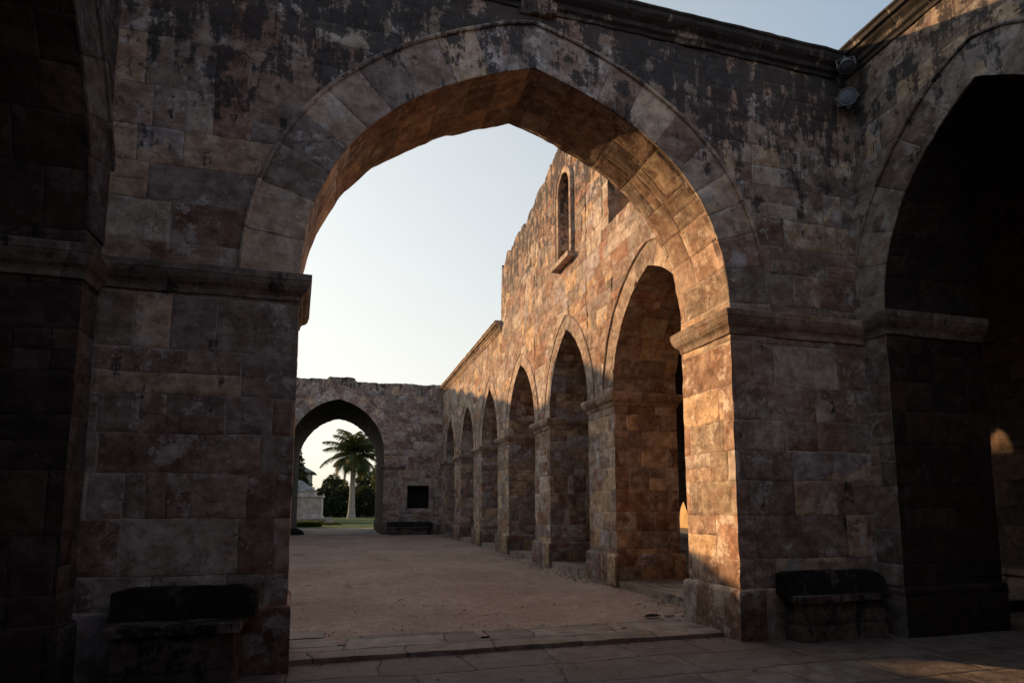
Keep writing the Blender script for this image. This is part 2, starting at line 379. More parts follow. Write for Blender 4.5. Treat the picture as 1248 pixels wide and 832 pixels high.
def wall_mesh(mp, s0, s1, top, thick, ops, step=.12, base=0.0, uoff=0.0, nd=6, ends=True, back=True, split=None):
    """mp(s, d, z) -> world. top: function of s."""
    mb = MB(); xs = {round(s0, 4), round(s1, 4)}
    for o in ops: o.sill = max(o.sill, base)
    k = int((s1 - s0) / step)
    for i in range(1, k): xs.add(round(s0 + (s1 - s0) * i / k, 4))
    for o in ops:
        lo, hi = o.c - o.w, o.c + o.w
        if not o.flat: xs = {x for x in xs if not (lo - step * .3 < x < hi + step * .3 and x not in (round(s0, 4), round(s1, 4)))} if o.sill <= base + .01 else xs
        for x, _ in o.arc: xs.add(round(x, 4))
        xs.add(round(lo, 4)); xs.add(round(hi, 4))
    xs = sorted(xs)
    clean = [xs[0]]
    for x in xs[1:]:
        if x - clean[-1] > .0015: clean.append(x)
    xs = clean
    for a, b in zip(xs, xs[1:]):
        m = (a + b) / 2
        cov = sorted([o for o in ops if o.c - o.w < m < o.c + o.w], key=lambda o: o.sill)
        ints = []; cur = (base, base)
        zs = [o.z0 for o in ops if o.sill <= base + .01]
        for o in cov:
            if o.sill > base + .01: ints.append((cur[0], o.sill, cur[1], o.sill))
            cur = (o.z(a), o.z(b))
        ints.append((cur[0], top(a), cur[1], top(b)))
        if not cov and zs:
            zz = zs[0]; ints = [(base, zz, base, zz), (zz, top(a), zz, top(b))]
        for la, ha, lb, hb in ints:
            n = max(1, int(round((max(ha - la, hb - lb)) / step)))
            if zs and abs(ha - top(a)) < 1e-6 and not [o for o in cov if o.sill > base + .01]: n = max(2, int(round((top((s0 + s1) / 2) - zs[0]) / step)))
            def P(i, j, d):
                s = (a, b)[i]; lo = (la, lb)[i]; hi = (ha, hb)[i]
                return s, d, lo + (hi - lo) * j / n
            for d in ((0.0, thick) if back else (0.0,)):
                mb.grid(lambda i, j: mp(*P(i, j, d)), 1, n, lambda i, j: (P(i, j, d)[0] + uoff + d * 3.0, P(i, j, d)[2]))
        mb.grid(lambda i, j: mp((a, b)[i], thick * j / nd, top((a, b)[i])), 1, nd, lambda i, j: ((a, b)[i], thick * j / nd))
    if ends:
        for s in (s0, s1):
            n = int((top(s) - base) / .25)
            mb.grid(lambda i, j: mp(s, thick * i / nd, base + (top(s) - base) * j / n), nd, n, lambda i, j: (thick * i / nd + uoff + 40, base + (top(s) - base) * j / n))
    for o in ops:
        for side in (0, 1):
            ap = max(range(len(o.arc)), key=lambda i: o.arc[i][1]) if not o.flat else None
            if o.flat: half = [o.arc[0], (o.c, o.za)] if side == 0 else [o.arc[1], (o.c, o.za)]
            else: half = o.arc[:ap + 1] if side == 0 else o.arc[ap:][::-1]
            sp = half[0]; n = max(1, int((sp[1] - o.sill) / step))
            path = [(sp[0], o.sill + (sp[1] - o.sill) * i / n) for i in range(n)] + half
            L = [path[0][1]]
            for p, q in zip(path, path[1:]): L.append(L[-1] + math.hypot(q[0] - p[0], q[1] - p[1]))
            dn = max(nd, int(thick / step))
            mb.grid(lambda i, j: mp(path[i][0], thick * j / dn, path[i][1]), len(path) - 1, dn,
                    lambda i, j: (thick * j / dn + uoff + 13.0 + side * 7 + o.c * 1.7, L[i]))
        if o.sill > base + .01:
            mb.grid(lambda i, j: mp(o.c - o.w + 2 * o.w * i / 6, thick * j / nd, o.sill), 6, nd)
    return mb

def ring_mesh(mp, o, width, proud=.03, nr=5, hood=.05, hood_proud=.05, down=0.0, seedoff=0.0):
    """archivolt that follows the opening's arc"""
    mb = MB(); arc = list(o.arc)
    if down: arc = [(arc[0][0], arc[0][1] - down)] + arc + [(arc[-1][0], arc[-1][1] - down)]
    n = len(arc); nor = []
    for i, (x, z) in enumerate(arc):
        a = arc[max(0, i - 1)]; b = arc[min(n - 1, i + 1)]
        t = Vector((b[0] - a[0], b[1] - a[1])).normalized(); nor.append(Vector((-t.y, t.x)))
    L = [0.0]
    for p, q in zip(arc, arc[1:]): L.append(L[-1] + math.hypot(q[0] - p[0], q[1] - p[1]))
    def pt(i, r, d): return mp(arc[i][0] + nor[i].x * r, d, arc[i][1] + nor[i].y * r)
    mb.grid(lambda i, j: pt(i, width * j / nr, -proud), n - 1, nr, lambda i, j: (width * j / nr + seedoff, L[i] + seedoff))
    mb.grid(lambda i, j: pt(i, 0, -proud * (1 - j)), n - 1, 1, lambda i, j: (j * .03 + 2, L[i] + seedoff))
    # hood: small roll along the extrados
    prof = [(width - .0, -proud), (width + .0, -hood_proud), (width + hood * .35, -hood_proud - .012), (width + hood * .75, -hood_proud), (width + hood, -.015), (width + hood, .0)]
    mb.grid(lambda i, j: pt(i, prof[j][0], prof[j][1]), n - 1, len(prof) - 1, lambda i, j: (prof[j][0] + 5, L[i] + seedoff))
    return mb

def sweep(path, prof, closed=False, seg=.3, flip=False):
    """path: plan points (x, y); prof: (outward, z). outward = right-hand side of the path direction."""
    pts = [Vector(p) for p in path]; n = len(pts)
    offs = []
    for i in range(n):
        if closed: a, b = pts[i - 1], pts[(i + 1) % n]
        else: a, b = (pts[i - 1] if i else None), (pts[i + 1] if i < n - 1 else None)
        d1 = (pts[i] - a).normalized() if a is not None else None
        d2 = (b - pts[i]).normalized() if b is not None else None
        n1 = Vector((d1.y, -d1.x)) if d1 is not None else None; n2 = Vector((d2.y, -d2.x)) if d2 is not None else None
        if n1 is None: m = n2
        elif n2 is None: m = n1
        else:
            m = n1 + n2; m = m / max(.25, m.dot(n1))
        offs.append(-m if flip else m)
    stations = []; run = 0
    loop = list(range(n)) + ([0] if closed else [])
    for a, b in zip(loop, loop[1:]):
        k = max(1, int((pts[b] - pts[a]).length / seg))
        for i in range(k):
            f = i / k; stations.append((pts[a].lerp(pts[b], f), offs[a].lerp(offs[b], f), run + f * (pts[b] - pts[a]).length))
        run += (pts[b] - pts[a]).length
    e = loop[-1]; stations.append((pts[e], offs[e], run))
    mb = MB(); cl = [0]
    for p, q in zip(prof, prof[1:]): cl.append(cl[-1] + math.hypot(q[0] - p[0], q[1] - p[1]))
    mb.grid(lambda i, j: (stations[i][0].x + stations[i][1].x * prof[j][0], stations[i][0].y + stations[i][1].y * prof[j][0], prof[j][1]),
            len(stations) - 1, len(prof) - 1, lambda i, j: (stations[i][2], 1.0 + cl[j] * .5))
    if not closed:
        for st in (stations[0], stations[-1]):
            mb.face([(st[0].x + st[1].x * a, st[0].y + st[1].y * a, z) for a, z in prof])
    return mb

def imp_prof(zt, hgt=.30, out=.13, e=.002):
    return [(-e - .05, zt - hgt), (.025, zt - hgt), (.03, zt - hgt * .82), (.045, zt - hgt * .72), (.075, zt - hgt * .62), (out * .82, zt - hgt * .48),
            (out * .92, zt - hgt * .36), (out * .94, zt - hgt * .30), (out, zt - hgt * .28), (out, zt - .012), (out - .012, zt), (-.05, zt + .006)]

def corn_prof(zt, hgt=.42, out=.24):
    return [(-.05, zt - hgt), (.03, zt - hgt), (.035, zt - hgt * .85), (.07, zt - hgt * .78), (.08, zt - hgt * .62), (.14, zt - hgt * .48), (.16, zt - hgt * .40),
            (out * .85, zt - hgt * .36), (out * .88, zt - hgt * .2), (out, zt - hgt * .14), (out, zt - .02), (out - .02, zt), (-.1, zt + .012)]

def plinth_prof(zt, out=.05):
    return [(out, -.1), (out, zt - .05), (out * .8, zt - .02), (out * .25, zt), (-.03, zt + .004)]

# ------------------------------------------------------------------ numbers read off the photograph
FY, FT = 6.58, 1.15           # big archway wall: front plane, thickness
OL, OR = -.50, 4.74           # its opening
LX, RX = -2.35, 6.86          # inner faces of the side walls
AX, AT = 5.20, 1.40           # courtyard arcade: face, thickness
GY, GT = 33.0, 8.0            # far gatehouse
BX = 11.27                    # back wall of the east gallery
WX = -9.0                     # unseen west range, placed to cast the shadows
NEAR = -.05                   # level of the near pavement

def wobtop(z, amp=.05, f=1.7, seed=0.0):
    return lambda s: z + amp * mn.noise(Vector((s * f, seed, 0))) + amp * .6 * mn.noise(Vector((s * f * 4, seed + 3, 0)))

# ------------------------------------------------------------------ 1. big archway wall
fm = lambda s, d, z: (s - .085 * max(0, d) / FT * min(1, max(0, (1.2 - s) / 1.7)), FY + d, z)   # left reveal splays a little
big = Opening((OL + OR) / 2 - .02, (OR - OL) / 2, 3.98, 6.87, n=44, z0r=4.08)
def bez(a, b, c, d, n=40):
    out = []
    for i in range(n + 1):
        t = i / n; u = 1 - t
        out.append(tuple(u ** 3 * Vector(a) + 3 * u * u * t * Vector(b) + 3 * u * t * t * Vector(c) + t ** 3 * Vector(d)))
    return out
AP = (2.10, 6.91)
Lh = bez((OL, 3.98), (OL, 5.84), (.97, 6.54), AP)
Rh = bez((OR, 4.08), (OR, 5.93), (3.36, 6.57), AP)[::-1]
big.c, big.w = (OL + OR) / 2, (OR - OL) / 2
big.arc = Lh + Rh[1:]; big.z0 = 3.98
aw = empty('archway_wall', (2.1, FY, NEAR), 'big blackened stone wall with a wide pointed arch opening onto the courtyard, nearest the viewer', 'archway')
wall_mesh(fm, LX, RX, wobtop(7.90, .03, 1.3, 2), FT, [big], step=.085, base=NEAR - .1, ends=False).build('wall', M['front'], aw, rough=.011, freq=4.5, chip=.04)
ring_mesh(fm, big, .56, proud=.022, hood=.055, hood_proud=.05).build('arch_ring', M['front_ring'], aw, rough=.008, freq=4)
zt = 3.99
sweep([(LX, FY), (OL, FY), (OL - .085, FY + FT), (OL - 1.2, FY + FT)], imp_prof(zt, .28, .12)).build('impost', M['trim'], aw, chip=.022, rough=.009, freq=6)
sweep([(OR + .9, FY + FT), (OR, FY + FT), (OR, FY), (RX, FY)], imp_prof(zt + .09, .31, .12)).build('impost', M['trim_lit'], aw, chip=.022, rough=.009, freq=6)
sweep([(LX, FY), (OL, FY), (OL - .085, FY + FT), (OL - 1.2, FY + FT)], plinth_prof(.60, .035)).build('plinth', M['front'], aw, rough=.009, freq=5)
sweep([(OR + .4, FY + FT), (OR, FY + FT), (OR, FY), (RX, FY)], plinth_prof(.56, .06)).build('plinth', M['front'], aw, rough=.009, freq=5)
sweep([(LX, FY), (1.92, FY)], corn_prof(7.99, .32, .2), seg=.15).build('cornice', M['trim'], aw, chip=.022, rough=.014, freq=5)
sweep([(2.36, FY), (RX - .2, FY)], corn_prof(7.99, .32, .2), seg=.15).build('cornice', M['trim'], aw, chip=.022, rough=.012, freq=5)
mb = MB()
for i in range(9):                                             # crumbled stretch of cornice
    x = 1.94 + i * .047; h = .10 + .10 * random.random(); y = FY - .03 - random.random() * .06
    mb.box(x, x + .06, y, FY + .3, 7.62, 7.70 + h * .8, (1, 4, 3))
mb.build('broken_cornice', M['front'], aw, rough=.03, freq=9)

# ------------------------------------------------------------------ 2. side walls of the near bay
def side_wall(name, X, sgn, label, uoff, wallmat, ringmat):
    mp = lambda s, d, z: (X + sgn * d, s, z)
    t = empty(name, (X, 2.7, NEAR), label, 'arcade wall')
    ops = [Opening(4.79, 1.41, 4.12, 6.46, n=30), Opening(.55, 1.41, 4.12, 6.46, n=20), Opening(-3.7, 1.41, 4.12, 6.46, n=20)]
    wall_mesh(mp, -6.0, FY + .25, wobtop(7.95, .02, 1.2, uoff), 1.65, ops, step=.11, base=NEAR - .1, uoff=uoff).build('wall', wallmat, t, rough=.011, freq=4.5, chip=.04)
    for k, o in enumerate(ops): ring_mesh(mp, o, .48, proud=.022, hood=.05, seedoff=k * 3.3).build('arch_ring', ringmat, t, rough=.008, freq=4)
    zi = 4.13 if sgn > 0 else 3.94
    for a, b in ((6.20, FY), (1.96, 3.38), (-2.29, -.86)):
        far = [(X, b), (X, a), (X + sgn * 1.65, a)] if b == FY else [(X + sgn * 1.65, b), (X, b), (X, a), (X + sgn * 1.65, a)]
        sweep(far, imp_prof(zi + .003, .31, .12), flip=sgn < 0).build('impost', M['trim'], t, chip=.022, rough=.008, freq=6)
        sweep(far, plinth_prof(.563, .058), flip=sgn < 0).build('plinth', wallmat, t, rough=.008, freq=5)
    sweep([(X, FY + .2), (X, -6)], corn_prof(8.04, .34, .24), seg=.2, flip=sgn < 0).build('cornice', M['trim'], t, chip=.022, rough=.012, freq=5)
    return t
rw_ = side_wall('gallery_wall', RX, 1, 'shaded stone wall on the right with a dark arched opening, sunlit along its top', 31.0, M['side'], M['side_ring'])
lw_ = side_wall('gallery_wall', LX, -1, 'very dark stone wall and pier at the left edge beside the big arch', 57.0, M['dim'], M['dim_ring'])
# roofs, floors and back walls of the two near galleries
def slab(name, mat, parent, *a):
    mb = MB(); mb.box(*a); return mb.build(name, mat, parent)
slab('gallery_roof', M['inner'], rw_, RX + 1.60, BX + .6, -6.0, 7.0, 7.55, 7.85)
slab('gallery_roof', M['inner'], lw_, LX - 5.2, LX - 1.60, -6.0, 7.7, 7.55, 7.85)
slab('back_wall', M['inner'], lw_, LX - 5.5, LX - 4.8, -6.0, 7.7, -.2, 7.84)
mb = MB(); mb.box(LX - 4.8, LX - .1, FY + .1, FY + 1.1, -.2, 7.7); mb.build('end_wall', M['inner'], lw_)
# south end wall, added unseen behind the viewer to darken the bay
sw = empty('end_wall', (2.2, -6, NEAR), 'plain stone wall added behind the viewer to darken the bay', 'wall')
smp = lambda s, d, z: (s, -6.0 - d, z)
wall_mesh(smp, LX - 5.5, BX + .7, wobtop(7.9, .05, 1, 8), 1.0, [], step=.5, base=-.2).build('wall', M['dim'], sw, rough=.01)
sweep([(LX - .2, -6.0), (RX + .2, -6.0)], corn_prof(8.0, .4, .2), flip=True).build('cornice', M['trim'], sw, rough=.01)

# ------------------------------------------------------------------ 3. courtyard arcade with the ruined upper storey
am = lambda s, d, z: (AX + d, s, z)
bays = [(9.50, 1.55), (13.68, 1.30), (17.68, 1.41), (21.85, 1.27), (26.05, 1.42), (30.45, 1.30)]
ops = [Opening(c, w, 3.80, 5.87, n=26) for c, w in bays]
win1 = Opening(13.65, .39, 9.45, 9.92, sill=7.62, n=8)
win2 = Opening(10.55, .60, 9.0, 9.6, sill=7.42, n=8)
def atop(s):
    if s > 20.0: return 7.86 + .03 * mn.noise(Vector((s, 0, 0)))
    key = [(7.5, 8.3), (8.5, 9.2), (10, 10.2), (12, 11.0), (13.2, 11.35), (14.3, 10.98), (15.55, 10.62), (16.3, 10.5), (17.2, 10.28), (18.2, 10.22), (19.4, 10.1), (19.99, 9.9)]
    for (a, za), (b, zb) in zip(key, key[1:]):
        if a <= s <= b:
            z = za + (zb - za) * (s - a) / (b - a); break
    else: z = 9.9
    return z + .16 * mn.noise(Vector((s * 1.9, 5, 1))) + .10 * mn.cell(Vector((s * 2.6, 2, 7))) + .05 * mn.noise(Vector((s * 9, 2, 7)))
ac = empty('courtyard_arcade', (AX, 20, 0), 'long sunlit arcade of six pointed arches with ruined upper wall, right of the courtyard', 'arcade')
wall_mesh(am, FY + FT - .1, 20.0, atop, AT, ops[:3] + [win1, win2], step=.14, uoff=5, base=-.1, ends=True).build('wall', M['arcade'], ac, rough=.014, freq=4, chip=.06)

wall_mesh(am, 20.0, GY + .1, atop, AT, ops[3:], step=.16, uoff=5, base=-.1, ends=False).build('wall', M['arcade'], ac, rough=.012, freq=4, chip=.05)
for k, o in enumerate(ops):
    ring_mesh(am, o, .44 if k == 0 else .36, proud=.018 if k == 0 else .010, hood=.045 if k == 0 else .018, hood_proud=.04 if k == 0 else .016, seedoff=k * 2.7).build('arch_ring', M['arcade_ring'], ac, rough=.008, freq=4)
edges = [FY + FT] + [q for c, w in bays for q in (c - w, c + w)] + [GY]
for k in range(0, len(edges), 2):
    a, b = edges[k], edges[k + 1]
    path = [(AX, a), (AX + AT, a), (AX + AT, b), (AX, b)]
    sweep(path, imp_prof(3.84, .27, .13), closed=True).build('impost', M['trim_lit'], ac, chip=.022, rough=.010, freq=6)
    sweep(path, plinth_prof(.62, .07), closed=True).build('plinth', M['arcade'], ac, rough=.012, freq=5)
sweep([(AX, GY), (AX, 20.03)], corn_prof(7.98, .36, .26), seg=.25).build('cornice', M['trim_lit'], ac, chip=.022, rough=.016, freq=4)
# moulded lancet frame and sill
fr = ring_mesh(am, win1, .13, proud=.07, nr=2, hood=.03, hood_proud=.075, down=1.83)
fr.build('window_frame', M['arcade_ring'], ac, rough=.006)
mb = MB(); mb.box(AX - .20, AX + .35, 13.05, 14.25, 7.50, 7.62, (3, 8, 2)); mb.build('window_sill', M['arcade_ring'], ac, rough=.008)
mb = MB(); mb.box(AX + 1.05, AX + 1.25, 13.1, 14.2, 7.5, 10.0, (2, 5, 10)); mb.build('window_blocking', M['inner'], ac, rough=.008)
mb = MB(); mb.box(AX + 1.05, AX + 1.25, 9.8, 11.3, 7.2, 9.8, (2, 5, 10)); mb.build('window_blocking', M['inner'], ac, rough=.008)
# gallery behind the arcade
mb = MB(); mb.box(AX + 1.35, BX + .6, FY + .4, GY + .2, 7.0, 7.4); mb.build('gallery_roof', M['inner'], ac)
bw = empty('back_wall', (BX, 14, 0), 'dark inner wall of the gallery behind the arcade, holding a narrow bright slit of a window', 'wall')
bm_ = lambda s, d, z: (BX + d, s, z)
slit = Opening(19.1, .78, 1.0, 1.95, sill=.55, n=8)
wall_mesh(bm_, -6.0, GY + .2, lambda s: 7.8, .6, [slit], step=.3, base=-.2).build('wall', M['back'], bw, rough=.01)
mb = MB(); mb.box(BX - .62, BX - .02, 2.0, 32.5, -.1, .46, (2, 60, 2)); mb.box(BX - .70, BX - .03, 2.0, 32.5, .46, .55, (2, 60, 1)); mb.build('ledge', M['kerb'], bw, rough=.008)

# ------------------------------------------------------------------ 4. far gatehouse
gm = lambda s, d, z: (s, GY + d, z)
def gtop(s):
    z = 8.12
    if -.95 < s < .45: z = 8.30
    elif s <= -.95: z = 8.16
    elif s < 2.6: z = 8.10
    elif s > 4.4: z = 8.15
    return z + .03 * mn.noise(Vector((s * 2, 1, 4))) + .03 * mn.noise(Vector((s * 9, 1, 4)))
gate = Opening(-.33, 2.41, 4.25, 7.10, n=30)
gwin = Opening(3.92, .58, 2.58, 2.58, sill=1.36, flat=True)
gh = empty('gatehouse', (-.3, GY, 0), 'stone wall closing the far end of the courtyard, with a deep archway onto the garden', 'gatehouse')
wall_mesh(gm, WX, BX + .6, gtop, GT, [gate, gwin], step=.17, base=-.15, uoff=77).build('wall', M['far'], gh, rough=.015, freq=3.5, chip=.06)
ring_mesh(gm, gate, .62, proud=.03, hood=.07, hood_proud=.06).build('arch_ring', M['far_ring'], gh, rough=.01)
sweep([(2.08, GY + 1.0), (2.08, GY), (3.15, GY)], imp_prof(3.66, .26, .12)).build('impost', M['trim'], gh, rough=.01)
sweep([(WX, GY), (-2.74, GY), (-2.74, GY + 1.0)], imp_prof(3.66, .26, .12)).build('impost', M['trim'], gh, rough=.01)
sweep([(2.08, GY + GT), (2.08, GY), (AX, GY)], plinth_prof(.6, .06)).build('plinth', M['far'], gh, rough=.01)
mb = MB()
for x0, x1, z0, z1 in ((3.12, 3.34, 1.14, 2.82), (4.50, 4.72, 1.14, 2.82), (3.34, 4.50, 2.58, 2.82), (3.34, 4.50, 1.14, 1.36)):
    mb.box(x0, x1, GY - .05, GY + .04, z0, z1, (2, 1, 3))
mb.build('window_frame', M['frame'], gh, rough=.006)
mb = MB(); mb.box(3.3, 4.55, GY + .42, GY + .5, 1.3, 2.65); mb.build('dark_panel', M['void'], gh)  # black panel put in for the darkness inside the window
# ------------------------------------------------------------------ 5. unseen west range, added and shaped to shade the courtyard
wm = lambda s, d, z: (WX - d, s, z)
def interp(key, s):
    for (a, za), (b, zb) in zip(key, key[1:]):
        if a <= s <= b: return za + (zb - za) * (s - a) / (b - a)
    return key[-1][1] if s > key[-1][0] else key[0][1]
WK = [(6, 8.7), (18.9, 8.9), (19.15, 6.3), (20.25, 6.3), (20.35, 6.62), (21.5, 7.06), (24.6, 7.75), (27.2, 8.32), (27.7, 8.5)]  # top line fitted to the shadows, dipped for the ground sun strip
TK = [(27.7, 11.5), (28.9, 11.5), (29.1, 10.45), (31, 10.65), (35.8, 11.75), (45.2, 13.85), (52, 15.2)]  # higher top shaped to shade the far arcade and gate passage
wtop = lambda s: interp(WK, s) + .05 * mn.noise(Vector((s * 3, 8, 2)))
ttop = lambda s: interp(TK, s) + .22 * mn.noise(Vector((s * .9, 3, 2))) + .08 * mn.noise(Vector((s * 4, 8, 2)))
wr = empty('shadow_range', (WX, 18, 0), 'unseen stone range left of the courtyard, its rising top shaped to cast the shadows', 'shadow_caster')
wops = [Opening(10.5 + 4.2 * i, 1.35, 3.6, 5.5, n=14) for i in range(5)]
wall_mesh(wm, FY, 27.7, wtop, .6, wops, step=.3, base=-.15, uoff=9).build('wall', M['side'], wr, rough=.012)
mb2 = wall_mesh(lambda s, d, z: (WX - .62 - d, s, z), FY, 27.7, lambda s: wtop(s) - .02, 1.4, [], step=.4, base=-.15, uoff=3); mb2.build('backing_wall', M['inner'], wr, rough=.012)
wall_mesh(lambda s, d, z: (WX - d, s, z), 27.7, 52.0, ttop, 4.0, [], step=.4, base=-.15, uoff=9).build('shadow_flank', M['side'], wr, rough=.02)  # unseen block added to cast shade
mb = MB(); mb.box(WX - 2, LX - .1, FY + .02, FY + .1 + 1.02, -.2, 7.65); mb.build('cross_wall', M['side'], wr)

# ------------------------------------------------------------------ 6. ground
def sheet(name, mat, x0, x1, y0, y1, z, nx=1, ny=1, rough=0.0, freq=2.0, kind='structure'):
    mb = MB(); mb.grid(lambda i, j: (x0 + (x1 - x0) * i / nx, y0 + (y1 - y0) * j / ny, z + (rough * mn.noise(Vector((i * (x1 - x0) / nx * freq, j * (y1 - y0) / ny * freq, z))) if rough else 0)), nx, ny, smooth=True)
    o = mb.build(name, mat, weld=False); tag(o, kind=kind); return o
sheet('ground', M['soil'], -900, 900, -900, 900, -.16)
sheet('lawn', M['grass'], -60, 40, 41.6, 140, -.03, 60, 60, .03, .6)
sheet('courtyard', M['earth'], WX, AX + .1, FY + .9, GY + .3, -.012, 130, 200, .022, .9)
sheet('pavement', M['paving'], LX - 6, BX + .2, -6.2, FY + .6, NEAR, 120, 110, .007, 1.6)
mb = MB(); xs_ = OL - .25
i = 0
while xs_ < OR + .2:                                           # threshold of worn slabs in two courses
    w_ = random.uniform(.62, 1.15); y = 6.86 + random.uniform(-.008, .008)
    ym = 7.36 + random.uniform(-.03, .03)
    h1 = random.uniform(-.003, .005); h2 = random.uniform(-.006, .002)
    ye = 7.86 + random.uniform(-.05, .05)
    mb.box(xs_ + .001, xs_ + w_ - .001, y, ym - .001, -.2, h1, (6, 4, 2), 'xXyYZ')
    o2 = random.uniform(-.25, .2)
    mb.box(xs_ + o2 + .001, xs_ + o2 + w_ - .001, ym + .001, ye, -.2, h2, (6, 4, 2), 'xXyYZ')
    xs_ += w_; i += 1
mb.box(-.60, -.16, 7.84, 8.22, -.2, .012, (5, 5, 2), 'xXyYZ')
tag(mb.build('pavement', M['slab'], rough=.008, freq=5), kind='structure')
mb = MB(); y = FY + FT                                        # raised gallery floor with a kerb of rough blocks
while y < GY:
    l_ = random.uniform(.6, 1.2); y2 = min(GY, y + l_)
    f = AX - .01 + random.uniform(-.025, .02); zt_ = .135 + random.uniform(-.012, .012)
    mb.box(f, AX + .38, y + .004, y2 - .004, -.1, zt_, (3, 5, 2), 'xXyYZ'); y = y2
tag(mb.build('pavement', M['kerb'], rough=.012, freq=5), kind='structure')
sheet('walkway', M['slab'], AX + .37, BX + .1, FY + FT - .6, GY + .2, .128)
sheet('path', M['slab'], -2.72, 2.08, GY + .31, GY + 9.4, -.004, 4, 8)

rnd = random.Random(12)
def chips(name, mat, n, place, smin, smax, flat=.6):
    mb = MB()
    for _ in range(n):
        x, y, z = place(); r = rnd.uniform(smin, smax) * rnd.uniform(.5, 1); a0 = rnd.uniform(0, 6.28); k = rnd.choice((4, 5, 6))
        lo = [(x + r * rnd.uniform(.7, 1.2) * math.cos(a0 + i * 6.283 / k), y + r * rnd.uniform(.7, 1.2) * math.sin(a0 + i * 6.283 / k), z - .004) for i in range(k)]
        hi = [(x + (p[0] - x) * .6 + rnd.uniform(-.2, .2) * r, y + (p[1] - y) * .6 + rnd.uniform(-.2, .2) * r, z + r * flat * rnd.uniform(.6, 1.2)) for p in lo]
        for i in range(k): mb.face([lo[i], lo[(i + 1) % k], hi[(i + 1) % k], hi[i]])
        mb.face(hi)
    return tag(mb.build(name, mat, weld=False), kind='stuff')
def near_kerb():
    y = FY + FT + (GY - FY - FT) * rnd.random() ** 1.6
    return (AX - .06 - abs(rnd.gauss(0, .22)), y, -.01)
def on_court():
    return (rnd.uniform(-3.5, AX - .1), 7.9 + 24 * rnd.random() ** 1.8, -.01)
def near_base():
    q = rnd.random()
    if q < .4: return (rnd.uniform(OR + .1, RX), FY - .08 - abs(rnd.gauss(0, .16)), NEAR)
    if q < .7: return (rnd.uniform(OL - .4, OR), 6.84 - abs(rnd.gauss(0, .10)), NEAR)
    return (rnd.uniform(-2, 6.8), rnd.uniform(4, 6.6), NEAR)
chips('gravel', M['kerb'], 1500, near_kerb, .008, .035)
chips('gravel', M['earth'], 1300, on_court, .006, .022)
chips('gravel', M['slab'], 420, near_base, .005, .022)
chips('fallen_leaves', M['deadleaf'], 420, lambda: near_base() if rnd.random() < .35 else (near_kerb() if rnd.random() < .6 else on_court()), .018, .04, .12)

# ------------------------------------------------------------------ 7. benches
def bench(name, label, x0, x1, yb, depth, hz, top, shoulder, floor):
    t = empty(name, ((x0 + x1) / 2, yb, floor), label, 'bench')
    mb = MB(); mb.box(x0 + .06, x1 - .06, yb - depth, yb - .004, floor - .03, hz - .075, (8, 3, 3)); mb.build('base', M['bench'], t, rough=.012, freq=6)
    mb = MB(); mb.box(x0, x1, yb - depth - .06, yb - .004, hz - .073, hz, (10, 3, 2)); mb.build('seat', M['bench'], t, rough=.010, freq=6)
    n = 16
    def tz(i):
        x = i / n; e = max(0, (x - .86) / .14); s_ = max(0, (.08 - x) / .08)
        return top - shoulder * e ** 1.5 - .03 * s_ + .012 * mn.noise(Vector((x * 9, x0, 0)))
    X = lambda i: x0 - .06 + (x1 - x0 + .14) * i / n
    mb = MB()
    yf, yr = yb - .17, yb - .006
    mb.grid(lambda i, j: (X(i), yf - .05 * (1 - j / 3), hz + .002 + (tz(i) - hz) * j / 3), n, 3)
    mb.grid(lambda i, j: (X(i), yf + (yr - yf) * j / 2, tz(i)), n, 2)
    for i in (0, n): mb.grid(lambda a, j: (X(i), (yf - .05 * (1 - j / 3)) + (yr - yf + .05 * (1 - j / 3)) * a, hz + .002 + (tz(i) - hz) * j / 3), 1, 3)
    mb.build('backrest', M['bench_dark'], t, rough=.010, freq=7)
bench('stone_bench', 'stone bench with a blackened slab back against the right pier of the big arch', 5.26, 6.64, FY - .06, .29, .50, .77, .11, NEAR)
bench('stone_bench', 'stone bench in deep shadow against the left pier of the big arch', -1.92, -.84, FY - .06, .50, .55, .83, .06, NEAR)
bench('stone_bench', 'low dark stone bench under the small square window of the gatehouse', 2.36, 4.62, GY - .06, .55, .40, .66, .05, -.02)

# ------------------------------------------------------------------ 8. floodlights in the corner
def floodlight(loc, aim, label, r=.125):
    t = empty('floodlight', loc, label, 'floodlight', 'floodlights in the corner of the walls')
    q = Vector(aim).to_track_quat('Z', 'Y'); t.rotation_mode = 'QUATERNION'; t.rotation_quaternion = q
    def lathe(name, prof, mat, seg=32):
        mb = MB(); mb.grid(lambda i, j: (prof[j][0] * math.cos(2 * math.pi * i / seg), prof[j][0] * math.sin(2 * math.pi * i / seg), prof[j][1]), seg, len(prof) - 1, smooth=True)
        o = mb.build(name, mat); o.parent = t; return o
    lathe('housing', [(.001, -.16), (.05, -.158), (.07, -.12), (r * .85, -.03), (r * .98, -.012), (r, 0), (r, .02), (r * .9, .022), (r * .9, .008)], M['metal'])
    lathe('lens', [(r * .9, .010), (r * .75, .020), (r * .4, .030), (.001, .034)], M['lens'])
    mb = MB()
    mb.box(-.02, .02, -.015, .015, -.36, -.15); mb.box(-r - .02, -r - .005, -.02, .02, -.2, .01); mb.box(r + .005, r + .02, -.02, .02, -.2, .01); mb.box(-r - .02, r + .02, -.02, .02, -.212, -.2)
    o = mb.build('bracket', M['metal']); o.parent = t
floodlight((6.64, 6.36, 7.25), (-.62, -.78, -.12), 'round grey floodlight lower down in the corner, facing out into the bay')
floodlight((6.60, 6.30, 7.66), (-.30, -.40, -.87), 'round grey floodlight tucked up under the cornice, tilted down', .10)

